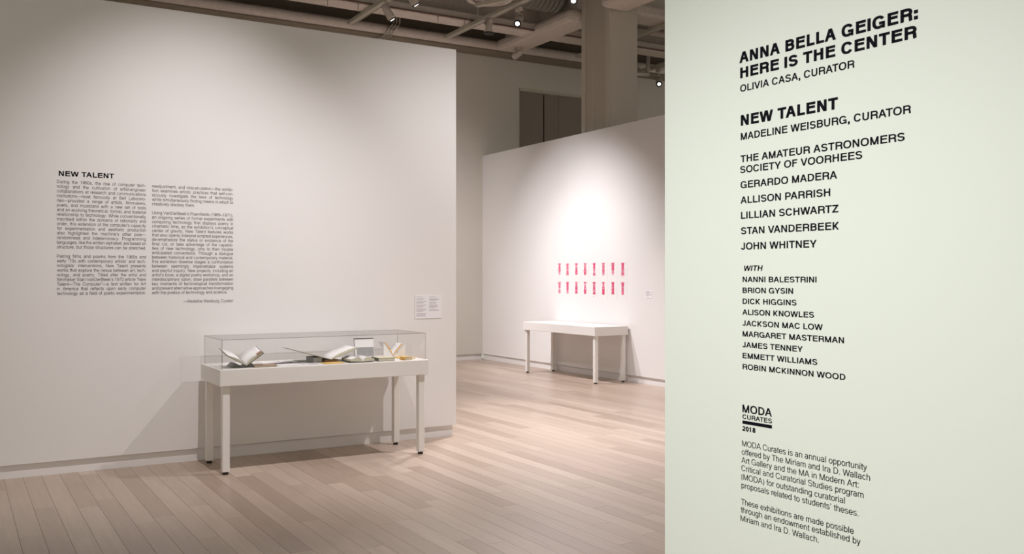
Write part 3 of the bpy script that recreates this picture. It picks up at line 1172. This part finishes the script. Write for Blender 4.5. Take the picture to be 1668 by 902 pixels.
        D(a + .02, .16, w - k * .55, X); D(w * .34, .30, w - k * .5, 0)
    elif c == 'r':
        R(0, 0, t, X)
        P((a, .30), *ell(w * .92, .30, w * .92 - a, X - .30 - b + .006, 180, 90, n), (w, X - b + .006))
    elif c == 's':
        ess(0, X)
    elif c == 't':
        P((w * .5, X + .15), (w * .5, .10), *ell(w * .5 + .07, .09, .07, .09 - b, 180, 270, n), (w + .004, b))
        R(0, X - h, w, X)
    elif c == 'v':
        svee(X, 0, 0, w)
    elif c == 'w':
        svee(X, 0, 0, w / 2 + t * .4); svee(X, 0, w / 2 - t * .4, w)
    elif c == 'x':
        k = t * 1.25
        D(k / 2, 0, w - k / 2, X); D(k / 2, X, w - k / 2, 0)
    elif c == 'y':
        k = t * 1.12
        D(k / 2, X, w / 2, .0 + .02)
        D(w - k / 2, X, w * .40, -.09)
        P((w * .42, -.06), (w * .36, -.15), (w * .24, DE + b), (w * .07, DE + b))
    elif c == '0':
        o.append(('c', ell(w / 2, H / 2, w / 2 - a, H / 2 - b + ov, 0, 360, n * 1.4)[:-1]))
    elif c == '1':
        R(w * .62 - t, 0, w * .62, H)
        P((w * .10, .545), (w * .34, .57), (w * .62 - a, .70))
    elif c == '2':
        P(*ell(w / 2, H - .21, w / 2 - a, .21 - b + ov, 178, -28, n), (w * .55, .25), (w * .18, .13), (a, b), (w, b))
        R(0, 0, w, h)
    elif c in '69':
        q1 = ('c', ell(w / 2, .235, w / 2 - a, .235 - b + ov, 0, 360, n * 1.2)[:-1])
        q2 = ('p', ell(w / 2, H / 2, w / 2 - a, H / 2 - b + ov, 32, 200, n))
        for kd, pts in (q1, q2):
            o.append((kd, pts if c == '6' else [(w - x, H - y) for x, y in pts]))
    elif c == '7':
        R(0, H - h, w, H)
        P((w - a, H - b), (w * .55, .38), (w * .36, 0))
    elif c == '8':
        o.append(('c', ell(w / 2, .20, w / 2 - a, .20 - b + ov, 0, 360, n * 1.2)[:-1]))
        o.append(('c', ell(w / 2, H - .175, w / 2 - a - .012, .175 - b + ov, 0, 360, n * 1.2)[:-1]))
    elif c in ',.:':
        s = t * 1.12
        x = w / 2
        R(x - s / 2, 0, x + s / 2, s)
        if c == ':':
            R(x - s / 2, X - s, x + s / 2, X)
        if c == ',':
            D(x + s * .25, .02, x - s * .1, -.13)
    elif c == '-':
        R(0, .23, w, .23 + h)
    elif c in '\u2013\u2014':
        R(-.03, .24, w + .03, .24 + h)
    elif c == '(':
        P(*ell(w + .05, .26, w * .9, .47, 128, 232, n, 2))
    elif c == ')':
        P(*ell(-.05, .26, w * .9, .47, 52, -52, n, 2))
    elif c == '\u2019':
        R(w / 2 - a, H - t, w / 2 + a, H); D(w / 2 + a * .4, H - t * .8, w / 2 - a * .2, H - .2)
    elif c in '\u201c\u201d':
        for x in (w * .25, w * .78):
            R(x - a, H - t, x + a, H); D(x + a * .4, H - t * .8, x - a * .2, H - .2)
    return adv, l, o


def stroke(pts, t, h, closed):
    """offset a centre line, stems t wide and bars h thick"""
    k = h / t
    q = [Vector((x, y / k)) for x, y in pts]
    cl = [q[0]]
    for p in q[1:]:
        if (p - cl[-1]).length > 1e-4:
            cl.append(p)
    q = cl
    m_ = len(q)
    vs, fs = [], []
    for i in range(m_):
        p0 = q[(i - 1) % m_] if (closed or i > 0) else None
        p1 = q[(i + 1) % m_] if (closed or i < m_ - 1) else None
        d0 = (q[i] - p0).normalized() if p0 is not None else None
        d1 = (p1 - q[i]).normalized() if p1 is not None else None
        d0 = d0 if d0 is not None else d1
        d1 = d1 if d1 is not None else d0
        n0, n1 = Vector((-d0.y, d0.x)), Vector((-d1.y, d1.x))
        mm = n0 + n1
        if mm.length < .3:
            mm = n0
            s = 1
        else:
            mm.normalize()
            s = min(1.6, 1 / max(.3, mm.dot(n0)))
        for sg in (1, -1):
            v = q[i] + mm * (sg * s * t / 2)
            vs.append((v.x, v.y * k))
    for i in range(m_ if closed else m_ - 1):
        j = (i + 1) % m_
        fs.append((2 * i, 2 * i + 1, 2 * j + 1, 2 * j))
    return vs, fs


GL = {}


def glyph_mesh(ch, t, h, n):
    key = (ch, t, n)
    if key in GL:
        return GL[key]
    adv, l, items = glyph(ch, t, h, n)
    V, Fc = [], []
    for it in items:
        if it[0] in 'pc':
            v, f = stroke(it[1], t, h, it[0] == 'c')
        elif it[0] == 'r':
            _, x0, y0, x1, y1 = it
            v, f = [(x0, y0), (x1, y0), (x1, y1), (x0, y1)], [(0, 1, 2, 3)]
        else:
            _, x0, y0, x1, y1 = it
            k = math.hypot(x1 - x0, y1 - y0) / abs(y1 - y0) * t * .96 / 2
            v, f = [(x0 - k, y0), (x0 + k, y0), (x1 + k, y1), (x1 - k, y1)], [(0, 1, 2, 3)]
        s = len(V)
        V += [(x + l, y) for x, y in v]
        Fc += [tuple(i + s for i in q) for q in f]
    GL[key] = (adv, V, Fc)
    return GL[key]


KERN = {'AT': -.07, 'TA': -.07, 'AV': -.07, 'VA': -.07, 'LT': -.07, 'AW': -.04, 'WA': -.04, 'RT': -.02, 'LY': -.07, 'AY': -.07, 'TO': -.02,
        'Wa': -.03, 'Ta': -.08, 'Te': -.08, 'To': -.08, 'ry': .0, 'PA': -.07}


def set_line(text, t, n=12, track=0.0, gap=0.0):
    """-> verts, faces, x0, x1 in ems; gap widens the word spaces"""
    h = t * .90
    V, Fc, x = [], [], 0
    for i, ch in enumerate(text):
        adv, v, f = glyph_mesh(ch, t, h, n)
        s = len(V)
        V += [(px_ + x, py_) for px_, py_ in v]
        Fc += [tuple(i_ + s for i_ in q) for q in f]
        x += adv + track + (gap if ch == ' ' else 0) + KERN.get(text[i:i + 2], 0)
    return V, Fc, min(v[0] for v in V), max(v[0] for v in V)


def place(line, name, parent, origin, ux, left, right, z, cap, mt, normal, lift=.0012, shear=0.0):
    """fit the line between left and right (metres along ux) with its baseline at z"""
    V, Fc, a0, a1 = line
    sx = (right - left) / (a1 - a0)
    sz = cap / HC
    o3, u3, n3 = Vector(origin), Vector(ux), Vector(normal)
    c = o3 + u3 * left + Vector((0, 0, z)) + n3 * lift
    me = bpy.data.meshes.new(name)
    me.from_pydata([u3 * ((x - a0) * sx + shear * y * sz) + Vector((0, 0, y * sz)) for x, y in V], [], Fc)
    me.materials.append(mt)
    o = bpy.data.objects.new(name, me)
    COL.objects.link(o)
    o.parent = parent
    o.location = c
    return o


# --- entry wall
B, R_, LT = .174, .134, .082
entry = [
    ('ANNA BELLA GEIGER:', 1204.6, 102.3, 1495.4, 17.8, 'h', B), ('HERE IS THE CENTER', 1206, 126.8, 1493.7, 17.2, 'h', B),
    ('OLIVIA CASA, CURATOR', 1206, 149.0, 1392, 11.3, 'h', R_),
    ('NEW TALENT', 1207, 204.0, 1365, 17.3, 't', B), ('MADELINE WEISBURG, CURATOR', 1207, 227.2, 1484, 11.4, 't', R_),
    ('THE AMATEUR ASTRONOMERS', 1206.6, 263.6, 1473.9, 11.3, 'a', R_), ('SOCIETY OF VOORHEES', 1206, 281.2, 1404.7, 11.3, 'a', R_),
    ('GERARDO MADERA', 1206.6, 305.8, 1363.7, 11.3, 'a', R_), ('ALLISON PARRISH', 1206.6, 330.6, 1352.6, 11.3, 'a', R_),
    ('LILLIAN SCHWARTZ', 1207.3, 355.4, 1365.9, 11.3, 'a', R_), ('STAN VANDERBEEK', 1207.3, 380.6, 1366.8, 11.3, 'a', R_),
    ('JOHN WHITNEY', 1207.3, 405.6, 1330.4, 11.3, 'a', R_),
    ('WITH', 1211.0, 440.2, 1241.2, 8.8, 'w', R_), ('NANNI BALESTRINI', 1210, 458.2, 1330.2, 8.8, 'w', R_),
    ('BRION GYSIN', 1210, 475.9, 1292, 8.8, 'w', R_), ('DICK HIGGINS', 1210, 493.7, 1297.6, 8.8, 'w', R_),
    ('ALISON KNOWLES', 1209.6, 511.3, 1326.1, 8.8, 'w', R_), ('JACKSON MAC LOW', 1209.6, 529.2, 1340.2, 8.8, 'w', R_),
    ('MARGARET MASTERMAN', 1210, 546.6, 1374.9, 8.8, 'w', R_), ('JAMES TENNEY', 1209.6, 564.2, 1307.6, 8.8, 'w', R_),
    ('EMMETT WILLIAMS', 1210, 582.0, 1331.5, 8.8, 'w', R_), ('ROBIN MCKINNON WOOD', 1210, 600.0, 1377.3, 8.8, 'w', R_),
    ('MODA', 1209.7, 670.0, 1257.4, 12.6, 'm', R_), ('CURATES', 1209.7, 680.6, 1257.6, 7.4, 'm', R_), ('2018', 1209.7, 700.2, 1230.7, 7.8, 'm', B),
    ('MODA Curates is an annual opportunity', 1209.2, 725.1, 1412.4, 9.3, 'p', LT),
    ('offered by The Miriam and Ira D. Wallach', 1208.6, 738.7, 1417.4, 9.3, 'p', LT),
    ('Art Gallery and the MA in Modern Art:', 1208, 752.0, 1399, 9.3, 'p', LT),
    ('Critical and Curatorial Studies program', 1208, 765.2, 1406.9, 9.3, 'p', LT),
    ('(MODA) for outstanding curatorial', 1208, 779.2, 1376.4, 9.3, 'p', LT),
    ('proposals related to students\u2019 theses.', 1208, 793.0, 1398.5, 9.3, 'p', LT),
    ('These exhibitions are made possible', 1207.4, 820.0, 1390.9, 9.3, 'q', LT),
    ('through an endowment established by', 1207, 832.8, 1402, 9.3, 'q', LT),
    ('Miriam and Ira D. Wallach.', 1206.6, 846.6, 1333.7, 9.3, 'q', LT)]
groups = {'h': 'large black title with curator line at the top of the entry wall', 't': 'black bold second title with curator line on the entry wall',
          'a': 'black list of artist names in medium capitals on the entry wall', 'w': 'black list of smaller names under an italic heading on the entry wall',
          'm': 'black stacked emblem of words over a thick bar and a year', 'p': 'thin black six line paragraph below the emblem on the entry wall',
          'q': 'thin black three line paragraph lowest on the entry wall'}
roots = {}
for e in entry:
    g = e[5]
    if g not in roots:
        roots[g] = thing('wall_lettering', groups[g], 'lettering')
    s0, z0 = on_entry(e[1], e[2])
    s1, _ = on_entry(e[3], e[2])
    u = (e[1] - 834) / F
    P = P0 + ds * s0
    Zc = C_ * P.x + S_ * P.y
    capm = e[4] / F * Zc
    if e[6] == B:                          # bold titles: every letter its own piece
        _, _, a0, a1 = set_line(e[0], e[6], 20)
        k_, x = (s1 - s0) / (a1 - a0), 0
        for i, ch in enumerate(e[0]):
            adv, V, Fc = glyph_mesh(ch, e[6], e[6] * .9, 20)
            if V:
                lo, hi = min(v[0] for v in V), max(v[0] for v in V)
                place((V, Fc, lo, hi), 'letter', roots[g], P0, ds, s0 + (x + lo - a0) * k_, s0 + (x + hi - a0) * k_, z0, capm, M['ink'], EN)
            x += adv + KERN.get(e[0][i:i + 2], 0)
    else:
        place(set_line(e[0], e[6], 20), 'text_line', roots[g], P0, ds, s0, s1, z0, capm, M['ink'], EN, shear=.2 if e[0] == 'WITH' else 0)
s0, z0 = on_entry(1209.7, 688.6)
s1, _ = on_entry(1257.5, 688.6)
_, z1 = on_entry(1209.7, 683.4)
bm = bmesh.new()
prism(bm, [P0 + ds * s0 + EN * .0004 + Vector((0, 0, z0)), P0 + ds * s1 + EN * .0004 + Vector((0, 0, z0)),
           P0 + ds * s1 + EN * .0004 + Vector((0, 0, z1)), P0 + ds * s0 + EN * .0004 + Vector((0, 0, z1))], EN * .0008)
obj('bar', bm, M['ink'], roots['m'])['label'] = 'thick black bar'

# --- left wall text
c1 = """During the 1960s, the rise of computer tech-
nology and the cultivation of artist-engineer
collaborations at research and communications
institutions\u2014most famously at Bell Laborato-
ries\u2014provided a range of artists, filmmakers,
poets, and musicians with a new set of tools
and an evolving theoretical, formal, and material
relationship to technology. While conventionally
inscribed within the domains of rationality and
order, this extension of the computer\u2019s capacity
for experimentation and aesthetic production
also highlighted the machine\u2019s other pole\u2014
randomness and indeterminacy. Programming
languages, like the written alphabet, are based on
structure, but those structures can be stretched.

Pairing films and poems from the 1960s and
early \u201970s with contemporary artists\u2019 and tech-
nologists\u2019 interventions, New Talent presents
works that explore the nexus between art, tech-
nology, and poetry. Titled after the artist and
filmmaker Stan VanDerBeek\u2019s 1970 article \u201cNew
Talent\u2014The Computer\u201d\u2014a text written for Art
in America that reflects upon early computer
technology as a field of poetic experimentation.""".split('\n')
c2 = """readjustment, and miscalculation\u2014the exhibi-
tion examines artistic practices that self-con-
sciously investigate the laws of technology
while simultaneously finding means in which to
creatively disobey them.

Using VanDerBeek\u2019s Poemfields (1966\u20131971),
an ongoing series of formal experiments with
computing technology that displays poetry in
cinematic time, as the exhibition\u2019s conceptual
center of gravity, New Talent features works
that also openly interpret scripted experiences,
de-emphasize the status or existence of the
final cut, or take advantage of the capabili-
ties of new technology, only to then trouble
anticipated conventions. Through a dialogue
between historical and contemporary material,
this exhibition likewise stages a confrontation
between seemingly impenetrable systems
and playful inquiry. New projects, including an
artist\u2019s book, a digital poetry workshop, and an
interdisciplinary salon, draw parallels between
key moments of technological transformation
and present alternative approaches to engaging
with the poetics of technology and science.""".split('\n')
wt = thing('wall_text', 'two column black introductory wall text with bold heading on the left wall', 'wall text')
ZL0, ZL1 = 2.361, 1.4545
CAPB, TB = .0262, .076
cols_ = ((c1, .735, 1.415), (c2, 1.465, 2.146))
for cc, xa, xb in cols_:
    em = CAPB / HC
    kx = min((xb - xa) / ((l_[3] - l_[2]) * em) for l_ in (set_line(tx, TB, 6) for tx in cc if tx)) * 1.03
    for k, tx in enumerate(cc):
        if not tx:
            continue
        l_ = set_line(tx, TB, 8)
        want = (xb - xa) / (kx * em)
        right = xb
        if tx in ('creatively disobey them.', 'with the poetics of technology and science.'):
            right = xa + (l_[3] - l_[2]) * kx * em
            if right > xb - .05:
                right = xb - .055
        else:
            l_ = set_line(tx, TB, 8, gap=(want - (l_[3] - l_[2])) / tx.count(' '))
        place(l_, 'text_line', wt, (0, YW, 0), (1, 0, 0), xa, right, ZL0 + (ZL1 - ZL0) * k / 24, CAPB, M['ink_soft'], (0, -1, 0))
place(set_line('NEW TALENT', .15, 12), 'heading', wt, (0, YW, 0), (1, 0, 0), .748, 1.165, 2.4205, .040, M['ink'], (0, -1, 0))
place(set_line('\u2014Madeline Weisburg, Curator', TB, 8), 'signature', wt, (0, YW, 0), (1, 0, 0), 1.722, 2.146, 1.378, CAPB, M['ink_soft'], (0, -1, 0))
